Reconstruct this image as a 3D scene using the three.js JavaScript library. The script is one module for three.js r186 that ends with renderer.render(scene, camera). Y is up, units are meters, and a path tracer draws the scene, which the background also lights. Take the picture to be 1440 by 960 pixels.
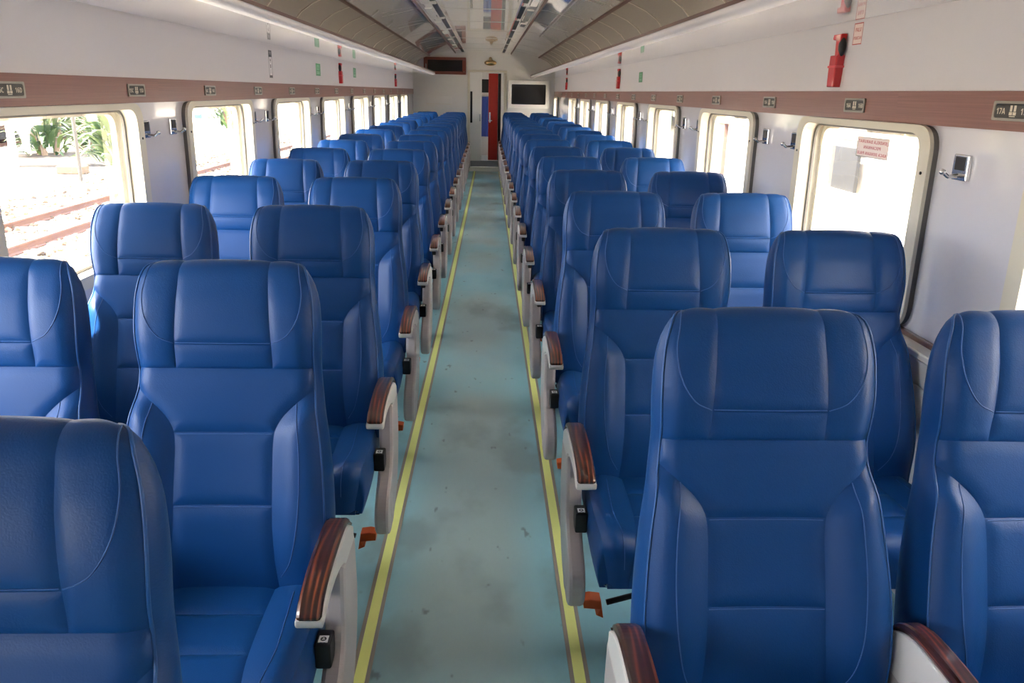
import * as THREE from 'three';
import { mergeGeometries, toCreasedNormals } from 'three/addons/utils/BufferGeometryUtils.js';
import { RoundedBoxGeometry } from 'three/addons/geometries/RoundedBoxGeometry.js';

// ───────────────────────── camera, sky, sun, exposure ─────────────────────────
const scene = new THREE.Scene();
const camera = new THREE.PerspectiveCamera(2 * Math.atan(480 / 1140.25) * 180 / Math.PI, 1.5, 0.05, 300);
{
  const th = 0.29813, ps = 0.035816, ro = 0.019837;
  const F = new THREE.Vector3(Math.sin(ps) * Math.cos(th), -Math.sin(th), -Math.cos(ps) * Math.cos(th));
  const R = new THREE.Vector3(Math.cos(ps), 0, Math.sin(ps)), U = new THREE.Vector3().crossVectors(R, F);
  const R2 = R.clone().multiplyScalar(Math.cos(ro)).addScaledVector(U, Math.sin(ro));
  const U2 = U.clone().multiplyScalar(Math.cos(ro)).addScaledVector(R, -Math.sin(ro));
  camera.quaternion.setFromRotationMatrix(new THREE.Matrix4().makeBasis(R2, U2, F.clone().negate()));
  camera.position.set(0.0291, 1.55, 0);
}
scene.background = new THREE.Color().setRGB(0.93, 0.965, 1.0);
scene.backgroundIntensity = 2.2;
const sun = new THREE.DirectionalLight(new THREE.Color().setRGB(1, 0.95, 0.86), 7);
sun.position.set(-13, 30, -2); sun.target.position.set(0, 0, -8);
sun.castShadow = true; sun.shadow.mapSize.set(2048, 2048);
Object.assign(sun.shadow.camera, { left: -40, right: 40, top: 40, bottom: -40, near: 1, far: 120 });
scene.add(sun, sun.target);
const renderer = new THREE.WebGLRenderer({ antialias: true });
renderer.toneMapping = THREE.LinearToneMapping;
renderer.toneMappingExposure = 9.2;
renderer.shadowMap.enabled = true;

// ───────────────────────── helpers ─────────────────────────
let seed = 12345;
const rnd = () => { seed = (seed * 1664525 + 1013904223) >>> 0; return seed / 4294967296; };
const used = {};
const numbered = (n) => { const k = used[n] = (used[n] ?? -1) + 1; return k ? `${n}_${String(k).padStart(3, '0')}` : n; };
const sm = (a, b, x) => { const t = Math.min(1, Math.max(0, (x - a) / (b - a))); return t * t * (3 - 2 * t); };
function table(pts) {            // smooth curve through (x, y) pairs
  const n = pts.length, m = pts.map((p, i) => i === 0 || i === n - 1 ? 0 : (pts[i + 1][1] - pts[i - 1][1]) / (pts[i + 1][0] - pts[i - 1][0]));
  return (x) => {
    if (x <= pts[0][0]) return pts[0][1]; if (x >= pts[n - 1][0]) return pts[n - 1][1];
    let i = 0; while (x > pts[i + 1][0]) i++;
    const h = pts[i + 1][0] - pts[i][0], t = (x - pts[i][0]) / h, t2 = t * t, t3 = t2 * t;
    return (2 * t3 - 3 * t2 + 1) * pts[i][1] + (t3 - 2 * t2 + t) * h * m[i] + (-2 * t3 + 3 * t2) * pts[i + 1][1] + (t3 - t2) * h * m[i + 1];
  };
}
const line = (pts) => (x) => {
  if (x <= pts[0][0]) return pts[0][1];
  for (let i = 1; i < pts.length; i++) if (x <= pts[i][0]) return pts[i - 1][1] + (pts[i][1] - pts[i - 1][1]) * (x - pts[i - 1][0]) / (pts[i][0] - pts[i - 1][0]);
  return pts[pts.length - 1][1];
};
function box(w, h, d, x = 0, y = 0, z = 0, r = 0) {
  const g = r ? new RoundedBoxGeometry(w, h, d, 2, Math.min(r, w / 2.01, h / 2.01, d / 2.01)) : new THREE.BoxGeometry(w, h, d);
  g.translate(x, y, z); return g;
}
const bb = (x0, x1, y0, y1, z0, z1, r = 0) => box(x1 - x0, y1 - y0, z1 - z0, (x0 + x1) / 2, (y0 + y1) / 2, (z0 + z1) / 2, r);
function cyl(r0, r1, a, b, seg = 12) {     // tapered rod from a to b
  const A = new THREE.Vector3(...a), B = new THREE.Vector3(...b), d = B.clone().sub(A);
  const g = new THREE.CylinderGeometry(r1, r0, d.length(), seg);
  g.applyQuaternion(new THREE.Quaternion().setFromUnitVectors(new THREE.Vector3(0, 1, 0), d.normalize()));
  return g.translate(...A.add(B).multiplyScalar(0.5).toArray());
}
function tube(pts, r, seg = 40, rad = 5) {
  return new THREE.TubeGeometry(new THREE.CatmullRomCurve3(pts.map((p) => p.isVector3 ? p : new THREE.Vector3(...p))), seg, r, rad, false);
}
function plain(g) { const q = g.index ? g.toNonIndexed() : g; for (const k of Object.keys(q.attributes)) if (!['position', 'normal', 'uv'].includes(k)) q.deleteAttribute(k); return q; }
function join(list) { const l = [].concat(list); return l.length === 1 ? l[0] : mergeGeometries(l.map(plain)); }
function mesh(name, geo, mat, parent) {
  const m = new THREE.Mesh(join(geo), mat); m.name = parent ? name : numbered(name); m.castShadow = m.receiveShadow = true;
  (parent ?? scene).add(m); return m;
}
function tag(o, label, category, group, kind) {
  o.userData.label = label; if (category) o.userData.category = category; if (group) o.userData.group = group; if (kind) o.userData.kind = kind; return o;
}
function thing(name, label, category, pos = [0, 0, 0], group) {
  const o = new THREE.Group(); o.name = numbered(name); o.position.set(...pos); scene.add(o); return tag(o, label, category, group);
}
function struct(name, geo, mat, label) { const m = mesh(name, geo, mat); m.name = name; m.userData.kind = 'structure'; if (label) m.userData.label = label; return m; }
function structGroup(name, label) { const o = new THREE.Group(); o.name = name; o.userData.kind = 'structure'; o.userData.label = label; scene.add(o); return o; }
function copy(o) { const c = o.clone(); c.name = numbered(o.name.replace(/_\d{3}$/, '')); c.userData = { ...o.userData }; scene.add(c); return c; }
// closed profile in x,y swept along z
function sweepZ(profile, z0, z1, crease = 0.5, closed = true, steps = 1) {
  const pos = [], uv = []; let u = 0; const n = profile.length;
  for (let i = 0; i < (closed ? n : n - 1); i++) {
    const [ax, ay] = profile[i], [bx, by] = profile[(i + 1) % n], l = Math.hypot(bx - ax, by - ay);
    for (let k = 0; k < steps; k++) {
      const za = z0 + (z1 - z0) * k / steps, zb = z0 + (z1 - z0) * (k + 1) / steps;
      pos.push(ax, ay, za, bx, by, za, bx, by, zb, ax, ay, za, bx, by, zb, ax, ay, zb);
      uv.push(u, za, u + l, za, u + l, zb, u, za, u + l, zb, u, zb);
    }
    u += l;
  }
  if (closed) {
    const tri = THREE.ShapeUtils.triangulateShape(profile.map((p) => new THREE.Vector2(...p)), []);
    for (const z of [z0, z1]) for (const t of tri) for (const i of t) { pos.push(profile[i][0], profile[i][1], z); uv.push(...profile[i]); }
  }
  const g = new THREE.BufferGeometry();
  g.setAttribute('position', new THREE.Float32BufferAttribute(pos, 3)); g.setAttribute('uv', new THREE.Float32BufferAttribute(uv, 2));
  g.computeVertexNormals(); return toCreasedNormals(g, crease);
}
// shape drawn in (z, y), extruded along x about x = 0
function extrudeX(shape, width, bevel = 0, curve = 10) {
  const g = new THREE.ExtrudeGeometry(shape, { depth: width - 2 * bevel, bevelEnabled: bevel > 0, bevelSize: bevel, bevelThickness: bevel, bevelOffset: -bevel, bevelSegments: 2, curveSegments: curve });
  g.translate(0, 0, -(width - 2 * bevel) / 2); g.rotateY(-Math.PI / 2); return g;
}
function shapeOf(pts) { const s = new THREE.Shape(); s.moveTo(...pts[0]); for (const p of pts.slice(1)) p.length === 2 ? s.lineTo(...p) : p.length === 4 ? s.quadraticCurveTo(...p) : s.bezierCurveTo(...p); s.closePath(); return s; }
function rrect(x0, x1, y0, y1, r, C = THREE.Shape) {
  const s = new C(); s.moveTo(x0 + r, y0); s.lineTo(x1 - r, y0); s.quadraticCurveTo(x1, y0, x1, y0 + r); s.lineTo(x1, y1 - r); s.quadraticCurveTo(x1, y1, x1 - r, y1);
  s.lineTo(x0 + r, y1); s.quadraticCurveTo(x0, y1, x0, y1 - r); s.lineTo(x0, y0 + r); s.quadraticCurveTo(x0, y0, x0 + r, y0); return s;
}

// ───────────────────────── procedural textures ─────────────────────────
function noiseGrid(n) { const a = new Float32Array(n * n); for (let i = 0; i < n * n; i++) a[i] = rnd(); return (x, y) => { x = ((x % n) + n) % n; y = ((y % n) + n) % n; const i = Math.floor(x), j = Math.floor(y), f = x - i, g = y - j, u = f * f * (3 - 2 * f), v = g * g * (3 - 2 * g), i1 = (i + 1) % n, j1 = (j + 1) % n; return (a[j * n + i] * (1 - u) + a[j * n + i1] * u) * (1 - v) + (a[j1 * n + i] * (1 - u) + a[j1 * n + i1] * u) * v; }; }
const N64 = noiseGrid(64), N32 = noiseGrid(32);
const fbm = (x, y, o = 4) => { let s = 0, a = 0.5, t = 0; for (let i = 0; i < o; i++) { s += a * N64(x, y); t += a; a *= 0.5; x *= 2; y *= 2; } return s / t; };
function tex(w, h, fn, srgb = true) {
  const d = new Uint8Array(w * h * 4);
  for (let j = 0; j < h; j++) for (let i = 0; i < w; i++) { const c = fn(i / w, j / h); const k = (j * w + i) * 4; for (let q = 0; q < 3; q++) d[k + q] = Math.max(0, Math.min(255, Array.isArray(c) ? c[q] : c)); d[k + 3] = 255; }
  const t = new THREE.DataTexture(d, w, h); t.wrapS = t.wrapT = THREE.RepeatWrapping; t.magFilter = THREE.LinearFilter; t.minFilter = THREE.LinearMipmapLinearFilter; t.generateMipmaps = true;
  if (srgb) t.colorSpace = THREE.SRGBColorSpace; t.needsUpdate = true; return t;
}
function canvasTex(w, h, draw) { const c = document.createElement('canvas'); c.width = w; c.height = h; draw(c.getContext('2d'), w, h); const t = new THREE.CanvasTexture(c); t.colorSpace = THREE.SRGBColorSpace; t.magFilter = THREE.LinearFilter; return t; }
const mix3 = (a, b, t) => a.map((v, i) => v + (b[i] - v) * t);

const leatherBump = tex(256, 256, (u, v) => 90 + 120 * fbm(u * 64, v * 64, 2), false); leatherBump.repeat.set(9, 9);
const woodTex = tex(256, 256, (u, v) => { const g = N32(u * 2 * 1 + 3 * N32(v * 4, u * 2), v * 32), s = Math.pow(Math.abs(Math.sin(v * 38 + 4 * N32(u * 2, v * 8))), 3); return mix3([38, 15, 8], [150, 74, 36], Math.min(1, 1.0 * s * g + 0.12 * g)); });
woodTex.repeat.set(3, 5);
const bandTex = tex(512, 128, (u, v) => { const g = N32(u * 6, v * 32) * 0.6 + N64(u * 14, v * 64) * 0.4; return mix3([118, 72, 62], [142, 92, 82], g); }); bandTex.repeat.set(10.4, 1.2);
const floorTex = tex(512, 2048, (u, v) => {          // u across 2.84 m, v along 19.2 m; trodden-in dirt in patches along the aisle
  const x = (u - 0.5) * 2.84, z = v * 19.2;
  const f = fbm(x * 3 + 11, z * 2.1, 5), g = fbm(x * 9, z * 6 + 5, 4), h = fbm(x * 1.1 + 3, z * 0.9 + 7, 3);
  let c = mix3([122, 176, 188], [156, 203, 212], f);
  const path = Math.exp(-Math.pow(x / 0.21, 4)) * sm(0.28, 0.6, 0.55 * h + 0.45 * f);
  c = mix3(c, [158, 172, 168], 0.75 * path);
  c = mix3(c, [112, 128, 128], 0.5 * sm(0.45, 0.75, fbm(x * 5 + 4, z * 3.4, 5)) * sm(0.35, 0.6, h));
  c = mix3(c, [86, 94, 94], 0.6 * sm(0.8, 0.86, fbm(x * 30, z * 15 + 9, 3)));
  return c;
});
const floorRough = tex(256, 512, (u, v) => 110 + 70 * fbm(u * 16, v * 60, 4), false);

// ───────────────────────── materials ─────────────────────────
const std = (o) => new THREE.MeshStandardMaterial(o), phys = (o) => new THREE.MeshPhysicalMaterial(o);
const M = {
  leather: phys({ color: '#0a3c74', roughness: 0.45, bumpMap: leatherBump, bumpScale: 0.0004, specularIntensity: 0.48 }),
  piping: std({ color: '#114a86', roughness: 0.45 }),
  thread: std({ color: '#2f5690', roughness: 0.7 }),
  wood: phys({ map: woodTex, roughness: 0.3, clearcoat: 1, clearcoatRoughness: 0.08 }),
  armWhite: phys({ color: '#cfcac6', roughness: 0.35, clearcoat: 0.4, clearcoatRoughness: 0.2 }),
  pillar: phys({ color: '#b5aaa8', roughness: 0.35, clearcoat: 0.5, clearcoatRoughness: 0.15 }),
  black: std({ color: '#141416', roughness: 0.5 }),
  darkMetal: std({ color: '#2a2b2e', roughness: 0.45, metalness: 0.5 }),
  grey: std({ color: '#8d8f92', roughness: 0.4, metalness: 0.4 }),
  orange: std({ color: '#d4591a', roughness: 0.5 }),
  wallLow: phys({ color: '#d8d4d9', roughness: 0.3, clearcoat: 1, clearcoatRoughness: 0.06 }),
  wallUp: phys({ color: '#cdc8cb', roughness: 0.5, clearcoat: 0.3, clearcoatRoughness: 0.4 }),
  rack: phys({ color: '#e0dddd', roughness: 0.25, clearcoat: 1, clearcoatRoughness: 0.04 }),
  ceiling: phys({ color: '#dddbd9', roughness: 0.2, clearcoat: 1, clearcoatRoughness: 0.03 }),
  cove: phys({ color: '#a39a8d', roughness: 0.4, clearcoat: 0.6, clearcoatRoughness: 0.15 }),
  coveReflection: std({ color: '#c9c1b4', roughness: 0.45 }),
  brownLine: std({ color: '#5a3a32', roughness: 0.5 }),
  band: phys({ map: bandTex, roughness: 0.4, clearcoat: 0.3, clearcoatRoughness: 0.2 }),
  frame: phys({ color: '#d8d0bd', roughness: 0.35 }),
  gasket: std({ color: '#6f6b66', roughness: 0.6 }),
  glass: phys({ color: '#ffffff', roughness: 0, transmission: 1, thickness: 0, ior: 1.45 }),
  chrome: std({ color: '#d7d8da', roughness: 0.12, metalness: 1 }),
  plateRim: std({ color: '#9c958a', roughness: 0.35, metalness: 0.6 }),
  steel: std({ color: '#b7b4ae', roughness: 0.3, metalness: 0.85 }),
  floor: phys({ map: floorTex, roughnessMap: floorRough, roughness: 0.75, bumpMap: floorRough, bumpScale: 0.0006 }),
  yellow: std({ color: '#eaf092', roughness: 0.55 }),
  stripeEdge: std({ color: '#a0978a', roughness: 0.5, metalness: 0.3 }),
  endWall: phys({ color: '#dfdbd6', roughness: 0.3, clearcoat: 0.8, clearcoatRoughness: 0.08 }),
  white: phys({ color: '#e4e1dc', roughness: 0.35 }),
  screen: phys({ color: '#0d0e12', roughness: 0.15 }),
  redDoor: std({ color: '#b5281b', roughness: 0.4 }),
  red: phys({ color: '#c4121f', roughness: 0.35, clearcoat: 0.5 }),
  lightLens: phys({ color: '#dedcd6', roughness: 0.25, clearcoat: 1 }),
  gold: std({ color: '#c9a878', roughness: 0.25, metalness: 0.8 }),
  blueCurtain: std({ color: '#3a4f96', roughness: 0.9 }),
};
const printed = (t, o = {}) => std({ map: t, roughness: 0.45, ...o });

// ───────────────────────── the coach body ─────────────────────────
const WR = 1.3825, WL = -1.4242, Z0 = 1.5, ZE = -16.8, PITCH = 1.68, YB = 1.4785, YT = 1.5772, WT = 0.09;
{
  const fg = new THREE.PlaneGeometry(WR - WL + 0.1, Z0 - ZE + 2.4, 1, 1); fg.rotateX(-Math.PI / 2); fg.translate((WR + WL) / 2, 0, (Z0 + ZE - 2.4) / 2);
  struct('floor', [fg, bb(WL - WT, WR + WT, -0.12, -0.002, ZE - 2.4, Z0)], M.floor, 'worn teal grey vinyl floor of the aisle');
  // reflective guide stripes
  const stripe = (pts) => { const f = table(pts); return (z0, z1, off0, off1, y0, y1) => { const pos = [], n = 40; const P = (i, o, y) => { const z = z0 + (z1 - z0) * i / n; return [f(z) + o, y, -z]; }; for (let i = 0; i < n; i++) { const q = [P(i, off0, y1), P(i, off1, y1), P(i + 1, off1, y1), P(i + 1, off0, y1)]; pos.push(...q[0], ...q[1], ...q[2], ...q[0], ...q[2], ...q[3]); for (const o of [off0, off1]) { const s = [P(i, o, y0), P(i, o, y1), P(i + 1, o, y1), P(i + 1, o, y0)]; pos.push(...s[0], ...s[1], ...s[2], ...s[0], ...s[2], ...s[3]); } } const g = new THREE.BufferGeometry(); g.setAttribute('position', new THREE.Float32BufferAttribute(pos, 3)); g.setAttribute('uv', new THREE.Float32BufferAttribute(new Float32Array(pos.length / 3 * 2), 2)); g.computeVertexNormals(); return g; }; };
  const rows = { left: [[-2, -0.305], [1.9, -0.305], [2.8, -0.298], [5.6, -0.268], [8.5, -0.249], [14.2, -0.21], [16.8, -0.2]], right: [[-2, 0.302], [5.6, 0.304], [16.8, 0.309]] };
  for (const [k, lab] of [['left', 'yellow green floor stripe along the seats on the brown framed display side'], ['right', 'yellow green floor stripe along the seats on the television side']]) {
    const st = stripe(rows[k]), o = thing('floor_stripe', lab, 'floor stripe', [0, 0, 0]);
    mesh('luminous_strip', st(-1.9, 16.78, -0.0155, 0.0155, 0.0005, 0.0032), M.yellow, o);
    mesh('edge_strip', st(-1.9, 16.78, -0.0275, -0.016, 0.0005, 0.0026), M.stripeEdge, o);
    mesh('edge_strip', st(-1.9, 16.78, 0.016, 0.0275, 0.0005, 0.0026), M.stripeEdge, o);
  }
}
// windows: [near z, far z] of the frames' outer edges, positive away from the camera
const winR = [[0.85, 1.98]], winL = [[-0.99, 0.16], [0.69, 1.84]];  // first left window is added, unseen behind the camera, to light near seats
for (let k = 0; k < 7; k++) winR.push([2.4415 + PITCH * k, 3.53 + PITCH * k]);
winR.push([15.85, 16.6]);
for (let k = 0; k < 8; k++) winL.push([2.375 + PITCH * k, 3.535 + PITCH * k]);
const WY0 = 0.845, WY1 = 1.478, FACE = 0.062;
function sideWall(name, X, wins, label) {
  const s = new THREE.Shape(); s.moveTo(-Z0, -0.1); s.lineTo(-ZE + 0.1, -0.1); s.lineTo(-ZE + 0.1, 1.84); s.lineTo(-Z0, 1.84); s.closePath();
  for (const [a, b] of wins) s.holes.push(rrect(a + 0.03, b - 0.03, WY0 + 0.03, WY1 - 0.012, 0.08, THREE.Path));
  const g = new THREE.ExtrudeGeometry(s, { depth: WT, bevelEnabled: false, curveSegments: 6 });
  // shape x → −z, extrude → outwards
  g.rotateY(Math.PI / 2); // (x,y,z) → (z, y, −x)
  if (X > 0) g.translate(X, 0, 0); else g.translate(X - WT, 0, 0);
  struct(name, g, M.wallLow, label);
}
sideWall('wall_right', WR, winR, 'glossy lavender grey side wall with window openings, television side');
sideWall('wall_left', WL, winL, 'glossy lavender grey side wall with window openings, brown framed display side');
let wn = 0;
function makeWindow(X, a, b) {
  const S = Math.sign(X), o = structGroup(`window_${++wn}`, 'rounded cream framed coach window');
  const ring = (p, q, y0, y1, r, p2, q2, y2, y3, r2, d) => { const s = rrect(p, q, y0, y1, r); s.holes.push(rrect(p2, q2, y2, y3, r2, THREE.Path)); const g = new THREE.ExtrudeGeometry(s, { depth: d, bevelEnabled: false, curveSegments: 8 }); g.rotateY(Math.PI / 2); return g; };
  const put = (g, x0, d) => g.translate(S > 0 ? x0 : -x0 - d, 0, 0), W = Math.abs(X);
  const f = FACE;
  mesh('frame', [put(ring(a, b, WY0, WY1, 0.085, a + f, b - f, WY0 + 0.045, WY1 - 0.024, 0.07, 0.012), W - 0.03, 0.012),
    put(ring(a + f - 0.012, b - f + 0.012, WY0 + 0.033, WY1 - 0.014, 0.08, a + f, b - f, WY0 + 0.045, WY1 - 0.024, 0.07, 0.07), W - 0.018, 0.07)], M.frame, o);
  mesh('gasket', put(ring(a + 0.004, b - 0.004, WY0 + 0.004, WY1 - 0.002, 0.083, a + 0.02, b - 0.02, WY0 + 0.02, WY1 - 0.014, 0.07, 0.019), W - 0.018, 0.019), M.gasket, o);
  mesh('inner_seal', put(ring(a + f, b - f, WY0 + 0.045, WY1 - 0.024, 0.07, a + f + 0.012, b - f - 0.012, WY0 + 0.057, WY1 - 0.034, 0.06, 0.008), W + 0.02, 0.008), M.gasket, o);
  mesh('outer_frame', put(ring(a + 0.03, b - 0.03, WY0 + 0.03, WY1 - 0.012, 0.08, a + f + 0.028, b - f - 0.028, WY0 + 0.07, WY1 - 0.045, 0.06, 0.02), W + 0.05, 0.02), M.frame, o);
  mesh('pane', put(new THREE.ExtrudeGeometry(rrect(a + f - 0.004, b - f + 0.004, WY0 + 0.04, WY1 - 0.02, 0.07), { depth: 0.001, bevelEnabled: false }).rotateY(Math.PI / 2), W + 0.045, 0.001), M.glass, o);
  const screws = [];
  for (const z of [a + 0.03, b - 0.03]) for (const y of [WY0 + 0.16, WY1 - 0.14]) screws.push(cyl(0.005, 0.005, [S * (W - 0.033), y, -z], [S * (W - 0.028), y, -z], 8));
  mesh('screws', screws, M.darkMetal, o);
}
for (const [a, b] of winR) makeWindow(WR, a, b);
for (const [a, b] of winL) makeWindow(WL, a, b);
// brown band above the windows, upper panels
struct('trim_1', bb(WR - 0.012, WR + 0.01, YB, YT, ZE, Z0), M.band, 'reddish brown wood band above the windows, television side');
struct('trim_2', bb(WL - 0.01, WL + 0.012, YB, YT, ZE, Z0), M.band, 'reddish brown wood band above the windows, brown framed display side');
struct('trim_3', sweepZ([[WR + 0.02, YT], [WR - 0.004, YT], [WR - 0.002, 1.84], [WR + 0.02, 1.84]], ZE, Z0), M.wallUp, 'pale grey panel between brown band and luggage rack, television side');
struct('trim_4', sweepZ([[WL - 0.02, YT], [WL + 0.004, YT], [WL + 0.002, 1.84], [WL - 0.02, 1.84]], ZE, Z0), M.wallUp, 'pale grey panel between brown band and luggage rack, brown framed display side');

// ceiling: flat middle, coves down to the side walls
const CY = 2.31;
const coveProf = (X) => { const S = Math.sign(X), W = Math.abs(X); return [[W, 1.83], [W, 1.88], [W - 0.012, 1.95], [W - 0.045, 2.02], [W - 0.1, 2.085], [W - 0.18, 2.14], [W - 0.28, 2.185], [W - 0.34, 2.205]].map(([x, y]) => [S * x, y]); };
const ceilProf = (X) => { const S = Math.sign(X), W = Math.abs(X); return [[W - 0.34, 2.205], [W - 0.45, 2.238], [W - 0.58, 2.27], [W - 0.7, 2.295], [0.6, CY]].map(([x, y]) => [S * x, y]); };
const thick = (p, d = 0.05) => [...p, ...p.slice().reverse().map(([x, y]) => [x + Math.sign(x) * d * 0.7, y + d])];
{
  const inner = [...ceilProf(WL), ...ceilProf(WR).reverse()];
  const outer = inner.slice().reverse().map(([x, y]) => [x * 1.03, y + 0.06]);
  struct('ceiling', sweepZ([...inner, ...outer], ZE, Z0), M.ceiling, 'mirror glossy white ceiling panels');
  const c = scene.getObjectByName('ceiling');
  for (let k = 0; k < 11; k++) mesh('reflection_strip', sweepZ([[-0.98, 2.22], [-0.6, CY - 0.003], [0.6, CY - 0.003], [0.96, 2.22], [0.96, 2.224], [0.6, CY + 0.002], [-0.6, CY + 0.002], [-0.98, 2.224]], -0.9 - k * 1.5, -0.9 - k * 1.5 - 0.012), M.steel, c);
  for (const [X, nm, lab] of [[WR, 'trim_5', 'beige grey cove panel above the luggage rack, television side'], [WL, 'trim_6', 'beige grey cove panel above the luggage rack, brown framed display side']]) {
    const cv = struct(nm, sweepZ(thick(coveProf(X), 0.06), ZE, Z0), M.cove, lab);
    const p = coveProf(X);
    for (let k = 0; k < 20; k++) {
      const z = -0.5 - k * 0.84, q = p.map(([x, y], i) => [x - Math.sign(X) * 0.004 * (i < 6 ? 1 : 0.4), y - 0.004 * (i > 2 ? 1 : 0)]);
      mesh('reflection_strip', sweepZ([...q, ...p.slice().reverse().map(([x, y]) => [x + Math.sign(X) * 0.002, y + 0.002])], z, z - 0.022), M.coveReflection, cv);  // pale ribs standing in for window reflections on the glossy cove
    }
    const [ex, ey] = p[p.length - 1], S = Math.sign(X);
    mesh('dark_bead', sweepZ([[ex - S * 0.012, ey - 0.004], [ex + S * 0.014, ey - 0.014], [ex + S * 0.014, ey + 0.006], [ex - S * 0.012, ey + 0.01]], ZE, Z0), M.brownLine, cv);
  }
}
// luggage racks
for (const [X, z1, lab] of [[WR, ZE, 'long white luggage rack with dark lip on the television side'], [WL, -15.2, 'long white luggage rack with dark lip on the brown framed display side']]) {
  const S = Math.sign(X), o = thing('luggage_rack', lab, 'luggage rack', [0, 1.82, 0]), W = Math.abs(X);
  const P = (l) => l.map(([x, y]) => [S * x, y - 1.82]);
  mesh('shelf', sweepZ(P([[W - 0.022, 1.826], [W - 0.03, 1.82], [0.93, 1.82], [0.93, 1.834], [W - 0.022, 1.836]]), z1, Z0), M.rack, o);
  mesh('lip', sweepZ(P([[0.93, 1.82], [0.902, 1.823], [0.888, 1.835], [0.886, 1.85], [0.893, 1.86], [0.905, 1.862], [0.93, 1.85]]), z1, Z0, 0.8), M.wallUp, o);
  for (let z = 1; z > z1; z -= 1.7) mesh('bracket', bb(Math.min(S * W, S * 1.15), Math.max(S * W, S * 1.15), 0.014, 0.032, z - 0.03, z + 0.03), M.steel, o);
  mesh('dark_bead', sweepZ(P([[0.89, 1.858], [0.888, 1.872], [0.905, 1.874], [0.907, 1.86]]), z1, Z0), M.brownLine, o);
}
// ceiling light strips
for (const [S, lab] of [[1, 'long ceiling light strip with brown edge, television side'], [-1, 'long ceiling light strip with brown edge, brown framed display side']]) {
  const o = thing('ceiling_light', lab, 'ceiling light', [S * 0.45 - 0.04, CY, 0]), P = (l) => l.map(([x, y]) => [S * x, y]);
  mesh('body', sweepZ(P([[-0.11, 0.005], [-0.1, -0.04], [-0.075, -0.05], [0.06, -0.06], [0.085, -0.05], [0.1, 0.005]]), ZE + 0.02, Z0 - 0.02), M.ceiling, o);
  mesh('brown_edge', sweepZ(P([[0.085, 0.004], [0.087, -0.062], [0.1, -0.062], [0.102, 0.004]]), ZE + 0.02, Z0 - 0.02), M.brownLine, o);
  for (let k = 0; k < 12; k++) mesh('lens', sweepZ(P([[-0.03, -0.05], [-0.02, -0.062], [0.035, -0.066], [0.045, -0.055]]), 1.2 - k * 1.5, 0.1 - k * 1.5), M.lightLens, o);
  for (let k = 0; k < 12; k++) mesh('vent_grille', sweepZ(P([[-0.09, -0.042], [-0.088, -0.05], [-0.045, -0.056], [-0.042, -0.046]]), 1.45 - k * 1.5, 0.25 - k * 1.5), M.darkMetal, o);
}

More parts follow.
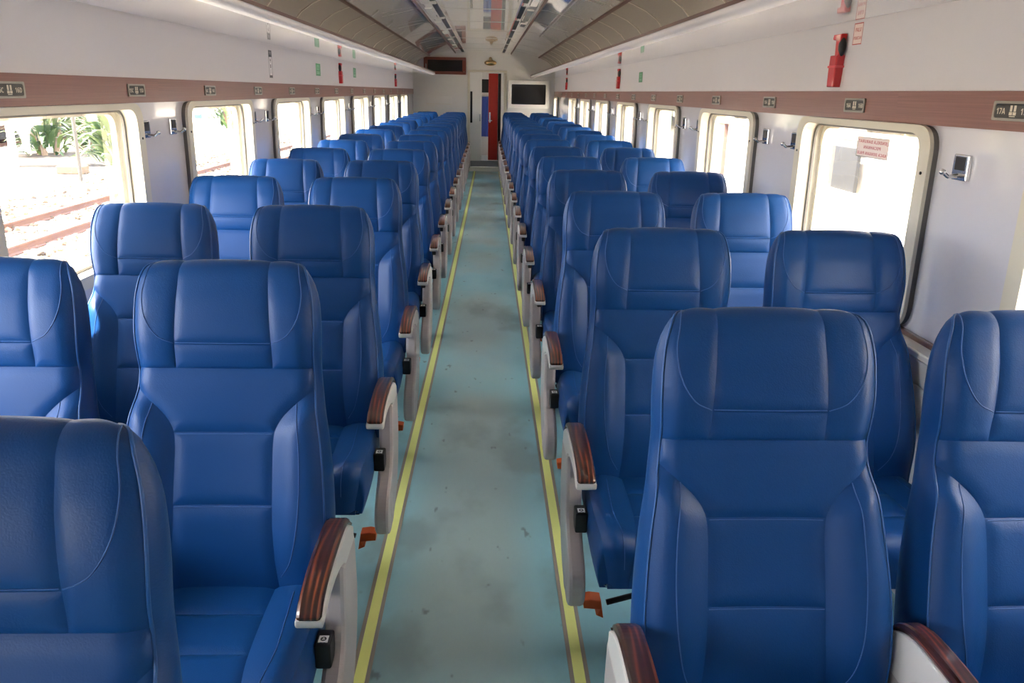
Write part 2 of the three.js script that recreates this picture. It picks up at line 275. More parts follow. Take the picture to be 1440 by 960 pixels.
// ───────────────────────── end wall and doorway ─────────────────────────
{
  const s = new THREE.Shape(); s.moveTo(WL - 0.05, -0.1); s.lineTo(WR + 0.05, -0.1); s.lineTo(WR + 0.05, 2.42); s.lineTo(WL - 0.05, 2.42); s.closePath();
  const h = new THREE.Path(); h.moveTo(-0.3, 0); h.lineTo(0.37, 0); h.lineTo(0.37, 1.915); h.lineTo(-0.3, 1.915); h.closePath(); s.holes.push(h);
  const g = new THREE.ExtrudeGeometry(s, { depth: 0.06, bevelEnabled: false }); g.translate(0, 0, ZE - 0.06);
  struct('wall_end', g, M.endWall, 'glossy pale end wall with the doorway');
  struct('wall_back', bb(WL - 0.05, WR + 0.05, -0.1, 2.42, Z0, Z0 + 0.06), M.endWall, 'pale wall behind the viewer');
  struct('trim_7', [bb(-0.345, -0.3, 0.0, 1.915, ZE - 0.07, ZE + 0.02, 0.006), bb(0.37, 0.43, 0, 1.915, ZE - 0.07, ZE + 0.02, 0.006), bb(-0.345, 0.43, 1.915, 1.95, ZE - 0.07, ZE + 0.02, 0.006)], M.frame, 'cream frame around the end doorway');
  struct('trim_8', [bb(-0.3, 0.37, 0.0, 0.085, ZE - 0.12, ZE + 0.03, 0.006)], M.white, 'white front of the doorway step');
  struct('trim_9', [bb(-0.3, 0.37, 0.0, 0.205, ZE - 1.6, ZE - 0.1)], M.grey, 'grey step inside the end doorway');
  // vestibule beyond the door
  struct('wall_vestibule', [bb(-0.75, -0.7, 0, 2.2, ZE - 0.4, ZE - 0.06), bb(-0.75, -0.7, 0, 1.2, ZE - 1.0, ZE - 0.4), bb(-0.75, -0.7, 1.6, 2.2, ZE - 1.0, ZE - 0.4), bb(-0.75, -0.7, 0, 2.2, ZE - 1.9, ZE - 1.0), bb(0.7, 0.75, 0, 2.2, ZE - 1.9, ZE - 0.06), bb(-0.75, 0.75, 2.15, 2.2, ZE - 1.9, ZE - 0.06), bb(-0.75, 0.75, -0.1, 2.2, ZE - 1.95, ZE - 1.9)], M.endWall, 'pale vestibule walls beyond the doorway');  // unseen side opening added to let daylight into the vestibule
  const dl = structGroup('door_1', 'white sliding door leaf half open in the end doorway');
  mesh('leaf', bb(-0.298, -0.065, 0.206, 1.91, ZE - 0.05, ZE - 0.012, 0.006), M.white, dl);
  mesh('glazing', bb(-0.292, -0.25, 0.95, 1.55, ZE - 0.014, ZE - 0.008, 0.003), M.screen, dl);
  mesh('door_handle', [bb(-0.115, -0.085, 0.98, 1.12, ZE - 0.014, ZE + 0.0, 0.004), cyl(0.008, 0.008, [-0.1, 1.0, ZE], [-0.1, 1.1, ZE + 0.03], 8)], M.chrome, dl);
  const rd = structGroup('door_2', 'red door leaf beyond the end doorway');
  mesh('leaf', bb(0.07, 0.26, 0.206, 1.9, ZE - 0.34, ZE - 0.3, 0.006), M.redDoor, rd);
  mesh('door_handle', [bb(0.085, 0.115, 0.95, 1.15, ZE - 0.302, ZE - 0.292, 0.003), bb(0.075, 0.15, 0.98, 1.0, ZE - 0.295, ZE - 0.26, 0.006)], M.chrome, rd);
  mesh('dark_jamb', bb(0.262, 0.32, 0.206, 1.9, ZE - 0.34, ZE - 0.28), M.black, rd);
  const vb = thing('blue_curtain', 'blue hanging curtain glimpsed through the open end door', 'curtain', [0, 0.6, ZE - 1.85]);
  { const pos = []; const g2 = new THREE.PlaneGeometry(0.5, 0.85, 40, 1); const p = g2.attributes.position; for (let i = 0; i < p.count; i++) p.setZ(i, 0.02 * Math.sin(p.getX(i) * 60)); g2.computeVertexNormals(); g2.translate(0, 0.42, 0.03); mesh('cloth', g2, M.blueCurtain, vb); mesh('rail', cyl(0.01, 0.01, [-0.27, 0.86, 0.03], [0.27, 0.86, 0.03]), M.chrome, vb); }
  const vw = thing('vestibule_window', 'small dark window above the blue curtain beyond the door', 'window', [0, 1.52, ZE - 1.89]);
  mesh('frame', bb(-0.3, 0.3, -0.02, 0.32, 0, 0.02, 0.01), M.white, vw); mesh('pane', bb(-0.27, 0.27, 0.01, 0.29, 0.015, 0.024, 0.004), M.screen, vw);

  // brown framed display above the left part
  const d = thing('brown_framed_display', 'wide dark display in a reddish brown frame above the end wall', 'display', [-0.79, 1.862, ZE]);
  const fr = rrect(-0.41, 0.41, 0, 0.313, 0.008); fr.holes.push(rrect(-0.34, 0.345, 0.05, 0.268, 0.006, THREE.Path));
  mesh('frame', new THREE.ExtrudeGeometry(fr, { depth: 0.05, bevelEnabled: true, bevelSize: 0.003, bevelThickness: 0.003, bevelSegments: 2 }), std({ color: '#7a3a2a', roughness: 0.4 }), d);
  mesh('screen', bb(-0.35, 0.35, 0.04, 0.275, 0.002, 0.03), M.screen, d);
  mesh('latch', bb(-0.375, -0.355, 0.09, 0.19, 0.05, 0.066, 0.004), M.chrome, d);
  for (const y of [0.05, 0.265]) mesh('screw', cyl(0.009, 0.009, [0.375, y, 0.05], [0.375, y, 0.062], 10), M.chrome, d);
  // television on the right part
  const t = thing('television', 'black television screen in a raised white frame on the end wall', 'television', [0.86, 1.25, ZE]);
  const tf = rrect(-0.4, 0.4, 0, 0.52, 0.02); tf.holes.push(rrect(-0.345, 0.345, 0.066, 0.458, 0.03, THREE.Path));
  mesh('frame', new THREE.ExtrudeGeometry(tf, { depth: 0.07, bevelEnabled: true, bevelSize: 0.006, bevelThickness: 0.006, bevelSegments: 3 }), M.white, t);
  mesh('screen', bb(-0.36, 0.36, 0.05, 0.475, 0.002, 0.05, 0.01), M.screen, t);
  const hp = thing('access_hatch', 'flat rectangular access hatch in the end wall below the brown display', 'hatch', [-0.91, 1.305, ZE]);
  mesh('panel', bb(-0.245, 0.245, 0, 0.14, 0, 0.012, 0.003), M.endWall, hp); mesh('lower_ledge', bb(-0.25, 0.25, -0.008, 0, 0, 0.02, 0.002), M.frame, hp);
  const lp = thing('gold_dome', 'small pale gold dome above the end doorway', 'ceiling lamp', [0.1, 2.06, ZE]);  // pale gold half dome on a round base, set above the doorway
  mesh('base', [cyl(0.06, 0.06, [0, 0.04, 0], [0, 0.04, 0.03], 20), cyl(0.03, 0.02, [0, 0.11, 0], [0, 0.11, 0.03], 12)], M.gold, lp);
  mesh('dome', new THREE.SphereGeometry(0.12, 24, 12, 0, Math.PI * 2, 0, Math.PI / 2).rotateX(Math.PI / 2).scale(1, 0.45, 0.5).translate(0, 0.03, 0.01), M.gold, lp);
}

// ───────────────────────── seat upholstery ─────────────────────────
function patch(xl, xr, s0, s1, nx, ns, N, map, lift = 0) {
  const pos = [], uv = [], idx = [];
  for (let j = 0; j <= ns; j++) {
    const tj = 0.5 - 0.5 * Math.cos(Math.PI * j / ns), s = s0 + (s1 - s0) * (0.6 * tj + 0.4 * j / ns);
    for (let i = 0; i <= nx; i++) {
      const ti = 0.5 - 0.5 * Math.cos(Math.PI * i / nx), a = xl(s), b = xr(s), x = a + (b - a) * (0.7 * ti + 0.3 * i / nx);
      const p = map(x, s, N(x, s) + lift); pos.push(p[0], p[1], p[2]); uv.push(x, s);
    }
  }
  for (let j = 0; j < ns; j++) for (let i = 0; i < nx; i++) { const a = j * (nx + 1) + i, b = a + 1, c = a + nx + 1, d = c + 1; idx.push(a, c, b, b, c, d); }
  const g = new THREE.BufferGeometry(); g.setAttribute('position', new THREE.Float32BufferAttribute(pos, 3)); g.setAttribute('uv', new THREE.Float32BufferAttribute(uv, 2)); g.setIndex(idx); g.computeVertexNormals(); return g;
}
function grid(rowsArr) {        // rows of points → surface
  const pos = [], uv = [], idx = [], n = rowsArr[0].length;
  rowsArr.forEach((r) => r.forEach((p) => { pos.push(...p); uv.push(p[0] + p[2], p[1]); }));
  for (let j = 0; j < rowsArr.length - 1; j++) for (let i = 0; i < n - 1; i++) { const a = j * n + i, b = a + 1, c = a + n, d = c + 1; idx.push(a, b, c, b, d, c); }
  const g = new THREE.BufferGeometry(); g.setAttribute('position', new THREE.Float32BufferAttribute(pos, 3)); g.setAttribute('uv', new THREE.Float32BufferAttribute(uv, 2)); g.setIndex(idx); g.computeVertexNormals(); return g;
}
const puff = (d, h = 0.006, e = 0.03) => { const t = 1 - Math.min(1, Math.max(0, d) / e); return h * (1 - t * t); };
// backrest: s runs down from the crest, n stands off the leaning plane
const BR = 0.04;
const bT = table([[-0.05, 0.045], [0.0, 0.048], [0.1, 0.07], [0.25, 0.1], [0.5, 0.122], [0.78, 0.13]]);
const bw = table([[-0.09, 0.13], [-0.03, 0.146], [-0.02, 0.154], [-0.01, 0.163], [0.0, 0.17], [0.02, 0.179], [0.06, 0.19], [0.1, 0.195], [0.16, 0.197], [0.24, 0.194], [0.3, 0.199], [0.4, 0.214], [0.5, 0.224], [0.6, 0.228], [0.78, 0.226]]);
const bc = table([[-0.09, 0.094], [0.05, 0.099], [0.187, 0.106], [0.24, 0.107]]);
const bbv = line([[0.285, 0.198], [0.3, 0.181], [0.315, 0.163], [0.33, 0.146], [0.345, 0.132], [0.36, 0.121], [0.375, 0.114], [0.39, 0.11], [0.42, 0.108], [0.6, 0.11], [0.68, 0.115], [0.78, 0.127]]);
const bo = (s) => s < 0.285 ? bw(s) : Math.min(bbv(s), bw(s));
const bBase = table([[-0.09, 0], [0.0, 0.002], [0.05, 0.008], [0.1, 0.015], [0.17, 0.012], [0.24, -0.004], [0.3, -0.005], [0.4, 0.0], [0.55, 0.012], [0.65, 0.01], [0.78, -0.01]]);
function bN(x, s) {
  const a = Math.abs(x), w = bw(s), c = bc(s), b = bo(s); let n = bBase(s), d;
  if (s < 0.24) { d = Math.min(Math.abs(a - c), a < c ? Math.min(Math.abs(s - 0.187), 0.24 - s) : 0.24 - s); n += a > c ? 0.003 * sm(0, 0.1, s) * Math.sin(Math.PI * Math.min(1, (a - c) / (w - c))) : 0.003 * (1 - (a / c) ** 2); }
  else if (a < b) { d = Math.min(s < 0.285 ? 9 : (b - a) * (s < 0.36 ? 0.68 : 1), s - 0.24, Math.abs(s - 0.383), Math.abs(s - 0.545)); n -= 0.006 * sm(0.3, 0.4, s) * (1 - (a / 0.12) ** 2); }
  else { d = (a - b) * (s < 0.36 ? 0.68 : 1); n += 0.022 * sm(0, 0.06, a - b) * sm(0.28, 0.36, s) * (1 - 0.5 * sm(0.6, 0.76, s)); }
  n += puff(d, s < 0.24 ? 0.0015 + 0.0035 * sm(-0.03, 0.09, s) : 0.007, s < 0.24 ? 0.022 : 0.03);
  const e = Math.max(0, (a / w - 0.82) / 0.18); return n - (0.008 + 0.012 * sm(0.0, 0.12, s)) * e * e;
}
function bMap(x, s, n) { if (s >= BR) return [x, -s, n]; const p = (BR - s) / BR; return [x, -BR + (BR + n) * Math.sin(p), -BR + (BR + n) * Math.cos(p)]; }
const SB0 = BR - BR * 1.75, SB1 = 0.775;
function backShell(k) {
  const out = [], ss = []; for (let s = SB0; s < SB1 + 1e-6; s += (SB1 - SB0) / k) ss.push(s);
  for (const S of [1, -1]) {
    const R = ss.map((s) => { const w = bw(s), f = bMap(S * w, s, bN(w, s)), T = bT(s), e0 = bMap(0, SB0, 0), k2 = (s - SB0) / (BR - SB0), q = s < BR ? [0, e0[1] + (-BR - e0[1]) * k2, e0[2] + (-bT(BR) - e0[2]) * k2] : [0, -s, -T], row = []; for (let i = 0; i <= 6; i++) { const t = i / 6; row.push([S * (w * (1 - 0.07 * t * t) + 0.015 * Math.sin(Math.PI * t) * sm(-0.05, 0.1, s)), f[1] + (q[1] - f[1]) * t, f[2] + (q[2] - f[2]) * t]); } return row; });
    out.push(grid(S > 0 ? R : R.map((r) => r.slice().reverse())));
  }
  const B = [SB0, ...ss.filter((s) => s >= BR)].map((s) => { const w = bw(s) * 0.93, p = s < BR ? bMap(0, s, 0) : [0, -s, -bT(s)]; return [[w, p[1], p[2]], [0, p[1], p[2] - 0.01 * sm(0.0, 0.1, s)], [-w, p[1], p[2]]]; });
  out.push(grid(B)); return out;
}
const curveOn = (pts, N, map, lift) => { const v = []; const c = new THREE.CatmullRomCurve3(pts.map(([x, s]) => new THREE.Vector3(x, s, 0))); for (let i = 0; i <= 40; i++) { const p = c.getPoint(i / 40); v.push(new THREE.Vector3(...map(p.x, p.y, N(p.x, p.y) + lift))); } return v; };
// cushion: s runs forward from under the backrest, then rolls down the front
const CL = 0.4, CR = 0.045, SC1 = CL + CR * 1.66 + 0.085;
const cw = table([[0, 0.212], [0.2, 0.222], [0.4, 0.222], [0.47, 0.216], [0.56, 0.2]]), cc = table([[0, 0.112], [0.3, 0.12], [0.45, 0.14], [0.56, 0.15]]);
function cN(x, s) {
  const a = Math.abs(x), w = cw(s), c = cc(s); let d = Math.abs(a - c); if (a < c) d = Math.min(d, Math.abs(s - 0.16), Math.abs(s - 0.3));
  let n = puff(d, 0.006, 0.03) + 0.014 * sm(0, 0.06, a - c) * (1 - sm(0.4, 0.5, s)); const e = Math.max(0, (a / w - 0.84) / 0.16); return n - 0.022 * e * e;
}
function cMap(x, s, n) {
  const y0 = 0.462, rise = 0.022;
  if (s <= CL) return [x, y0 + rise * s / CL + n, -0.06 + s];
  const p = Math.min((s - CL) / CR, 1.66), cx = CR, y1 = y0 + rise; let py = y1 - CR + (CR + n) * Math.cos(p), pz = -0.06 + CL + (CR + n) * Math.sin(p);
  const extra = s - CL - CR * 1.66; if (extra > 0) { py -= extra * Math.sin(1.66); pz += extra * Math.cos(1.66); } return [x, py, pz];
}
function cushionShell(k) {
  const out = [], ss = []; for (let i = 0; i <= k; i++) ss.push(SC1 * i / k);
  for (const S of [1, -1]) { const R = ss.map((s) => { const f = cMap(S * cw(s), s, cN(cw(s), s)), row = []; for (let i = 0; i <= 4; i++) { const t = i / 4; row.push([f[0] + S * 0.01 * Math.sin(Math.PI * t), f[1] + (0.34 - f[1]) * t, f[2] + (Math.min(f[2], 0.36) - f[2]) * t]); } return row; }); out.push(grid(S > 0 ? R.map((r) => r.slice().reverse()) : R)); }
  out.push(bb(-0.2, 0.2, 0.335, 0.345, -0.05, 0.36)); return out;
}
const geoCache = {};
function upholstery(near) {
  const key = near ? 'near' : 'far'; if (geoCache[key]) return geoCache[key];
  const q = near ? 1 : 0.5, R = (n) => Math.max(3, Math.round(n * q)), nb = bN, neg = (f) => (s) => -f(s);
  const P = (l, r, s0, s1, nx, ns) => patch(l, r, s0, s1, R(nx), R(ns), nb, bMap);
  const back = {
    head_pad: P(neg(bc), bc, SB0, 0.187, 18, 28), head_base: P(neg(bc), bc, 0.187, 0.24, 18, 10),
    yoke_panel: P(neg(bo), bo, 0.24, 0.383, 32, 22), middle_panel: P(neg(bo), bo, 0.383, 0.545, 20, 18), lower_panel: P(neg(bo), bo, 0.545, SB1, 20, 18),
  };
  const pair = { head_side: [P(bc, bw, SB0, 0.24, 14, 32), P(neg(bw), neg(bc), SB0, 0.24, 14, 32)], side_bolster: [P(bo, bw, 0.285, SB1, 16, 44), P(neg(bw), neg(bo), 0.285, SB1, 16, 44)] };
  const edge = (S) => { const v = []; for (let i = 0; i <= 50; i++) { const s = SB0 + (SB1 - SB0) * i / 50, w = bw(s); v.push(new THREE.Vector3(...bMap(S * w, s, bN(w, s) + 0.001))); } return tube(v, 0.0026, near ? 60 : 24, near ? 6 : 4); };
  const C = (l, r, s0, s1, nx, ns) => patch(l, r, s0, s1, R(nx), R(ns), cN, cMap), flip = (g) => { const i = g.index.array; for (let k = 0; k < i.length; k += 3) { const t = i[k + 1]; i[k + 1] = i[k + 2]; i[k + 2] = t; } g.computeVertexNormals(); return g; };
  const out = geoCache[key] = {
    shell: join(backShell(near ? 40 : 18)), back, pair, piping: [edge(1), edge(-1)],
    cushionShell: join(cushionShell(near ? 28 : 14)),
    cushion: { rear_panel: C(neg(cc), cc, 0, 0.16, 18, 12), centre_panel: C(neg(cc), cc, 0.16, 0.3, 18, 12), front_panel: C(neg(cc), cc, 0.3, SC1, 18, 22) },
    cushionSide: [C(cc, cw, 0, SC1, 12, 40), C(neg(cw), neg(cc), 0, SC1, 12, 40)],
  };
  for (const g of [...Object.values(out.cushion), ...out.cushionSide]) flip(g);
  if (near) {
    const st = (pts, N, map) => tube(curveOn(pts, N, map, 0.0004), 0.0011, 60, 4);
    out.stitch = [1, -1].map((S) => join([
      st([[S * 0.155, -0.02], [S * 0.167, 0.03], [S * 0.174, 0.08], [S * 0.165, 0.13], [S * 0.14, 0.168], [S * 0.108, 0.184]], bN, bMap),
      st([[S * 0.16, 0.318], [S * 0.17, 0.4], [S * 0.174, 0.5], [S * 0.168, 0.6], [S * 0.152, 0.67], [S * 0.128, 0.71]], bN, bMap)]));
    out.seamStitch = join([st([[-0.104, 0.183], [0, 0.1835], [0.104, 0.183]], bN, bMap), st([[-0.106, 0.387], [0, 0.387], [0.106, 0.387]], bN, bMap), st([[-0.107, 0.549], [0, 0.549], [0.107, 0.549]], bN, bMap)]);
    out.cushionStitch = [1, -1].map((S) => join([st([[S * 0.165, 0.1], [S * 0.172, 0.2], [S * 0.178, 0.32], [S * 0.17, 0.42], [S * 0.165, 0.5]], cN, cMap)]));
  }
  return out;
}
// armrest side profiles, (z, y)
const woodShape = shapeOf([[-0.045, 0.612], [-0.02, 0.65, 0.05, 0.656], [0.16, 0.664, 0.24, 0.65], [0.3, 0.64, 0.316, 0.618], [0.318, 0.609, 0.31, 0.608], [0.3, 0.61], [0.27, 0.63, 0.22, 0.634], [0.12, 0.641, 0.04, 0.635], [-0.01, 0.628, -0.045, 0.598]]);
const armShape = shapeOf([[-0.05, 0.598], [-0.01, 0.629, 0.04, 0.636], [0.12, 0.642, 0.22, 0.635], [0.27, 0.631, 0.3, 0.611], [0.315, 0.609], [0.318, 0.596, 0.31, 0.591], [0.294, 0.59], [0.25, 0.609, 0.18, 0.604], [0.09, 0.597, 0.06, 0.568], [0.042, 0.55, 0.036, 0.53], [-0.055, 0.53]]);
const woodGeo = extrudeX(woodShape, 0.048, 0.008), armGeo = extrudeX(armShape, 0.052, 0.004);
const pillarGeo = extrudeX(shapeOf([[-0.06, 0.575], [0.085, 0.578], [0.098, 0.5, 0.1, 0.44], [0.12, 0.37, 0.2, 0.34], [0.265, 0.31, 0.265, 0.25], [0.26, 0.195, 0.21, 0.19], [0.1, 0.195, 0.02, 0.25], [-0.06, 0.32, -0.07, 0.44]]), 0.046, 0.01);
const pillarBulb = new THREE.SphereGeometry(1, 16, 12).scale(0.012, 0.075, 0.045).rotateX(0.35);
const iconTex = canvasTex(64, 64, (c) => { c.fillStyle = '#e8e8e6'; c.fillRect(0, 0, 64, 64); c.fillStyle = '#15151a'; c.beginPath(); c.arc(32, 32, 20, 0, 7); c.fill(); c.fillStyle = '#e8e8e6'; c.fillRect(26, 20, 12, 9); c.fillRect(22, 33, 20, 7); });
M.icon = printed(iconTex);
const boxGeo = box(0.034, 0.06, 0.055, 0, 0, 0, 0.005), iconGeo = new THREE.BoxGeometry(0.02, 0.002, 0.022).translate(0, 0.0305, 0.008);
const baseGeo = [bb(-0.2, 0.2, 0.29, 0.335, 0.02, 0.07, 0.004), bb(-0.2, 0.2, 0.29, 0.335, 0.24, 0.28, 0.004), bb(-0.03, 0.03, 0.02, 0.3, 0.04, 0.1, 0.004), bb(-0.03, 0.03, 0.02, 0.3, 0.2, 0.25, 0.004), bb(-0.045, 0.045, 0.0, 0.022, 0.0, 0.29, 0.004)];
const baseJoined = join(baseGeo);
const pedalGeo = shapeOf([[0, 0], [0.05, 0.004], [0.052, 0.03], [0.03, 0.034], [0.0, 0.03], [-0.01, -0.03], [0.012, -0.02]]);
function makeSeat(side, aisle, near) {
  const U = upholstery(near), o = new THREE.Group(), inn = -side;    // inn: direction of the aisle
  const br = mesh('backrest', U.shell, M.leather, o); br.position.set(0, 1.18, -0.19); br.rotation.x = -Math.atan(0.19 / 0.7);
  for (const [k, g] of Object.entries(U.back)) mesh(k, g, M.leather, br);
  for (const k of ['head_side', 'side_bolster']) for (const g of U.pair[k]) mesh(k, g, M.leather, br);
  for (const g of U.piping) mesh('piping', g, M.piping, br);
  if (near) { for (const g of U.stitch) mesh('stitching', g, M.thread, br); mesh('stitching', U.seamStitch, M.thread, br); }
  const cu = mesh('cushion', U.cushionShell, M.leather, o);
  for (const [k, g] of Object.entries(U.cushion)) mesh(k, g, M.leather, cu);
  for (const g of U.cushionSide) mesh('cushion_bolster', g, M.leather, cu);
  if (near) for (const g of U.cushionStitch) mesh('stitching', g, M.thread, cu);
  const ax = inn * 0.26;
  const arm = mesh('armrest', armGeo, M.armWhite, o); arm.position.x = ax; if (!aisle) arm.scale.x = 0.82;
  mesh('wooden_cap', woodGeo, M.wood, arm);
  const b = mesh('seat_base', baseJoined, M.darkMetal, o);
  if (aisle) {
    const p = mesh('armrest_pillar', pillarGeo, M.pillar, o); p.position.x = ax + inn * 0.004;
    const bu = mesh('bulge', pillarBulb, M.pillar, p); bu.position.set(inn * 0.016, 0.26, 0.17);
    const k = mesh('recline_button_box', boxGeo, M.black, o); k.position.set(ax - inn * 0.012, 0.412, 0.138);
    mesh('hinge', bb(-0.012, 0.012, 0.53, 0.57, 0.09, 0.115, 0.005), M.black, o).position.x = ax - inn * 0.012;
    mesh('button_symbol', iconGeo, M.icon, k);
    const pd = mesh('foot_pedal', extrudeX(pedalGeo, 0.045, 0.003), M.orange, o); pd.position.set(inn * 0.17, 0.09, 0.08); pd.rotation.y = Math.PI / 2 * inn;
    mesh('pedal_bar', cyl(0.009, 0.009, [inn * 0.15, 0.1, 0.08], [0, 0.13, 0.06], 8), M.black, o);
  } else mesh('armrest_bracket', bb(ax - 0.018, ax + 0.018, 0.33, 0.54, -0.06, 0.02, 0.006), M.pillar, o);
  return o;
}
const ORD = ['first', 'second', 'third', 'fourth', 'fifth', 'sixth', 'seventh', 'eighth', 'ninth', 'tenth', 'eleventh', 'twelfth', 'thirteenth', 'fourteenth', 'fifteenth', 'sixteenth', 'seventeenth', 'eighteenth'];
const NROW = 17, SP = 0.93;
for (const side of [1, -1]) for (const aisle of [true, false]) {
  let far;
  for (let i = 0; i < NROW; i++) {
    const near = i < 6; let o;
    if (near) { o = makeSeat(side, aisle, true); o.name = numbered('passenger_seat'); scene.add(o); }
    else if (!far) { o = far = makeSeat(side, aisle, false); o.name = numbered('passenger_seat'); scene.add(o); }
    else o = copy(far);
    o.position.set(side * (aisle ? 0.551 : 1.073), 0, -((side > 0 ? 1.416 : 0.864) + SP * i) + 0.19);
    tag(o, `blue leather ${aisle ? 'aisle' : 'window'} seat, ${ORD[NROW - 1 - i]} row from the end wall, ${side > 0 ? 'television' : 'brown display'} side`, 'seat', `blue ${aisle ? 'aisle' : 'window'} seats on the ${side > 0 ? 'television' : 'brown display'} side`);
  }
}

// ───────────────────────── number plates, hooks, signs ─────────────────────────
function plateTex(txtA, txtB) {
  return canvasTex(256, 72, (c, w, h) => {
    c.fillStyle = '#35312b'; c.fillRect(0, 0, w, h); c.fillStyle = '#d8ccb6'; c.font = 'bold 36px sans-serif'; c.textBaseline = 'middle';
    c.textAlign = 'left'; c.fillText(txtA, 14, 38, 80); c.textAlign = 'right'; c.fillText(txtB, w - 14, 38, 80);
    for (const x of [104, 130]) { c.fillRect(x + 3, 12, 16, 26); c.fillRect(x, 40, 22, 14); } c.fillRect(108, 57, 40, 4);
  });
}
function plate(X, z, a, b) {
  const S = Math.sign(X), o = thing('seat_number_plate', `small metal seat number plate reading ${a} ${b} on the brown band`, 'number plate', [X - S * 0.012, 1.528, z], 'seat number plates');
  const s = rrect(-0.082, 0.082, -0.0235, 0.0235, 0.004); s.holes.push(rrect(-0.076, 0.076, -0.0185, 0.0185, 0.012, THREE.Path));
  const g = new THREE.ExtrudeGeometry(s, { depth: 0.005, bevelEnabled: true, bevelSize: 0.001, bevelThickness: 0.001, bevelSegments: 1 });
  mesh('rim', g, M.plateRim, o); const f = mesh('face', new THREE.BoxGeometry(0.156, 0.042, 0.005), printed(plateTex(a, b)), o);
  // texture only on the front face; the edges are hidden by the rim
  f.position.z = 0.001; o.rotation.y = -S * Math.PI / 2;
}
for (let k = 0; k < 15; k++) plate(WR, -(2.104 + SP * k), `${17 - k}A`, `${17 - k}B`);
for (let k = 0; k < 14; k++) plate(WL, -(2.605 + SP * k), `${16 - k}C`, `${16 - k}D`);
const hookProto = () => {          // built for the left wall: plate in the y–z plane, arm towards +x
  const o = new THREE.Group();
  mesh('back_plate', bb(0, 0.012, -0.036, 0.036, -0.038, 0.038, 0.004), M.chrome, o);
  mesh('recess', bb(0.009, 0.0135, -0.008, 0.03, -0.026, 0.026, 0.003), M.darkMetal, o);
  mesh('arm', [cyl(0.0065, 0.0055, [0.008, -0.022, 0], [0.042, -0.026, 0], 10), cyl(0.0055, 0.0055, [0.042, -0.026, 0], [0.058, -0.014, 0], 10), new THREE.SphereGeometry(0.009, 10, 8).translate(0.059, -0.013, 0)], M.chrome, o);
  return o;
};
function hooks(X, zs, sideName) {
  zs.forEach((z, i) => { const o = hookProto(); o.name = numbered('coat_hook'); scene.add(o); o.position.set(X, 1.37, -z); if (X > 0) o.rotation.y = Math.PI; tag(o, `chrome coat hook, ${ORD[zs.length - 1 - i]} from the end wall, ${sideName} side wall`, 'coat hook', 'chrome coat hooks between the windows'); });
}
const hz = (wins) => { const l = []; for (let i = 0; i < wins.length - 1; i++) { const a = wins[i][1], b = wins[i + 1][0]; if (b - a > 0.3 && b - a < 0.9 && b > 2.2) { if (a > 2.2) l.push(a + 0.07); l.push(b - 0.14); } } return l; };
hooks(WR, hz(winR), 'television'); hooks(WL, hz(winL), 'brown display');

function hammer(X, z, y0, label, S = Math.sign(X)) {    // emergency hammer in its holder, about 0.19 m tall
  const o = thing('emergency_hammer', label, 'hammer', [X, y0, z], 'red emergency hammers');
  const bdy = shapeOf([[-0.035, 0], [0.02, 0.0], [0.024, 0.02], [0.03, 0.115], [-0.034, 0.115], [-0.038, 0.05]]);
  const hol = mesh('holder', extrudeX(bdy, 0.034, 0.005), M.red, o); hol.position.x = -S * 0.018;
  mesh('band', bb(-0.02, 0.02, 0.07, 0.078, -0.04, 0.034, 0.002), std({ color: '#d8484e', roughness: 0.5 }), hol);
  const hd = mesh('handle', extrudeX(shapeOf([[-0.004, 0.1], [0.03, 0.1], [0.034, 0.19], [-0.036, 0.19], [-0.04, 0.172], [-0.01, 0.168]]), 0.024, 0.004), M.red, o); hd.position.x = -S * 0.018;
  mesh('grip', new THREE.SphereGeometry(1, 14, 10).scale(0.014, 0.035, 0.014).translate(-S * 0.018, 0.145, 0.028), M.black, o);
  mesh('metal_tip', cyl(0.008, 0.005, [-S * 0.018, 0.18, -0.036], [-S * 0.018, 0.18, -0.054], 10), M.chrome, o);
}
hammer(WR, -3.23, 1.592, 'red emergency hammer beside the red bordered sticker, television side wall');
hammer(WR, -8.6, 1.605, 'red emergency hammer near the middle of the television side wall');
hammer(WR, -14.2, 1.605, 'red emergency hammer close to the end wall, television side');
hammer(WL, -8.44, 1.6, 'red emergency hammer near the middle of the brown display side wall');
hammer(WL, -13.5, 1.6, 'red emergency hammer close to the end wall, brown display side');
function sticker(name, label, category, X, z, y, w, h, t) {
  const S = Math.sign(X), m = mesh(name, new THREE.BoxGeometry(w, h, 0.0016), [0, 1, 2, 3].map(() => M.white).concat([printed(t), M.white])); m.position.set(X - S * 0.003, y, z); m.rotation.y = -S * Math.PI / 2; return tag(m, label, category);
}
const stk = canvasTex(128, 128, (c) => { c.fillStyle = '#e3cfc6'; c.fillRect(0, 0, 128, 128); c.strokeStyle = '#b0413e'; c.lineWidth = 6; c.strokeRect(3, 3, 122, 122); c.fillStyle = '#b0413e'; c.textAlign = 'center'; c.font = 'bold 34px sans-serif'; c.fillText('PALU', 64, 52); c.font = 'bold 26px sans-serif'; c.fillText('PEMECAH', 64, 98, 110); });
sticker('hammer_sticker', 'small white sticker with red border and red lettering beside the hammer', 'sticker', WR, -3.112, 1.777, 0.075, 0.075, stk);
const green = canvasTex(64, 96, (c) => { c.fillStyle = '#3f8f5e'; c.fillRect(0, 0, 64, 96); c.fillStyle = '#7fbb93'; c.fillRect(16, 14, 30, 36); c.fillStyle = '#3f8f5e'; c.fillRect(24, 20, 14, 26); c.fillStyle = '#a5cfb2'; c.fillRect(12, 64, 40, 5); c.fillRect(12, 76, 40, 5); });
sticker('green_sign', 'small green sign on the upper wall panel, television side', 'sign', WR, -7.44, 1.697, 0.17, 0.085, green);
sticker('green_sign', 'small green sign between arrow sign and hammer, brown display side', 'sign', WL, -7.4, 1.703, 0.2, 0.1, green);
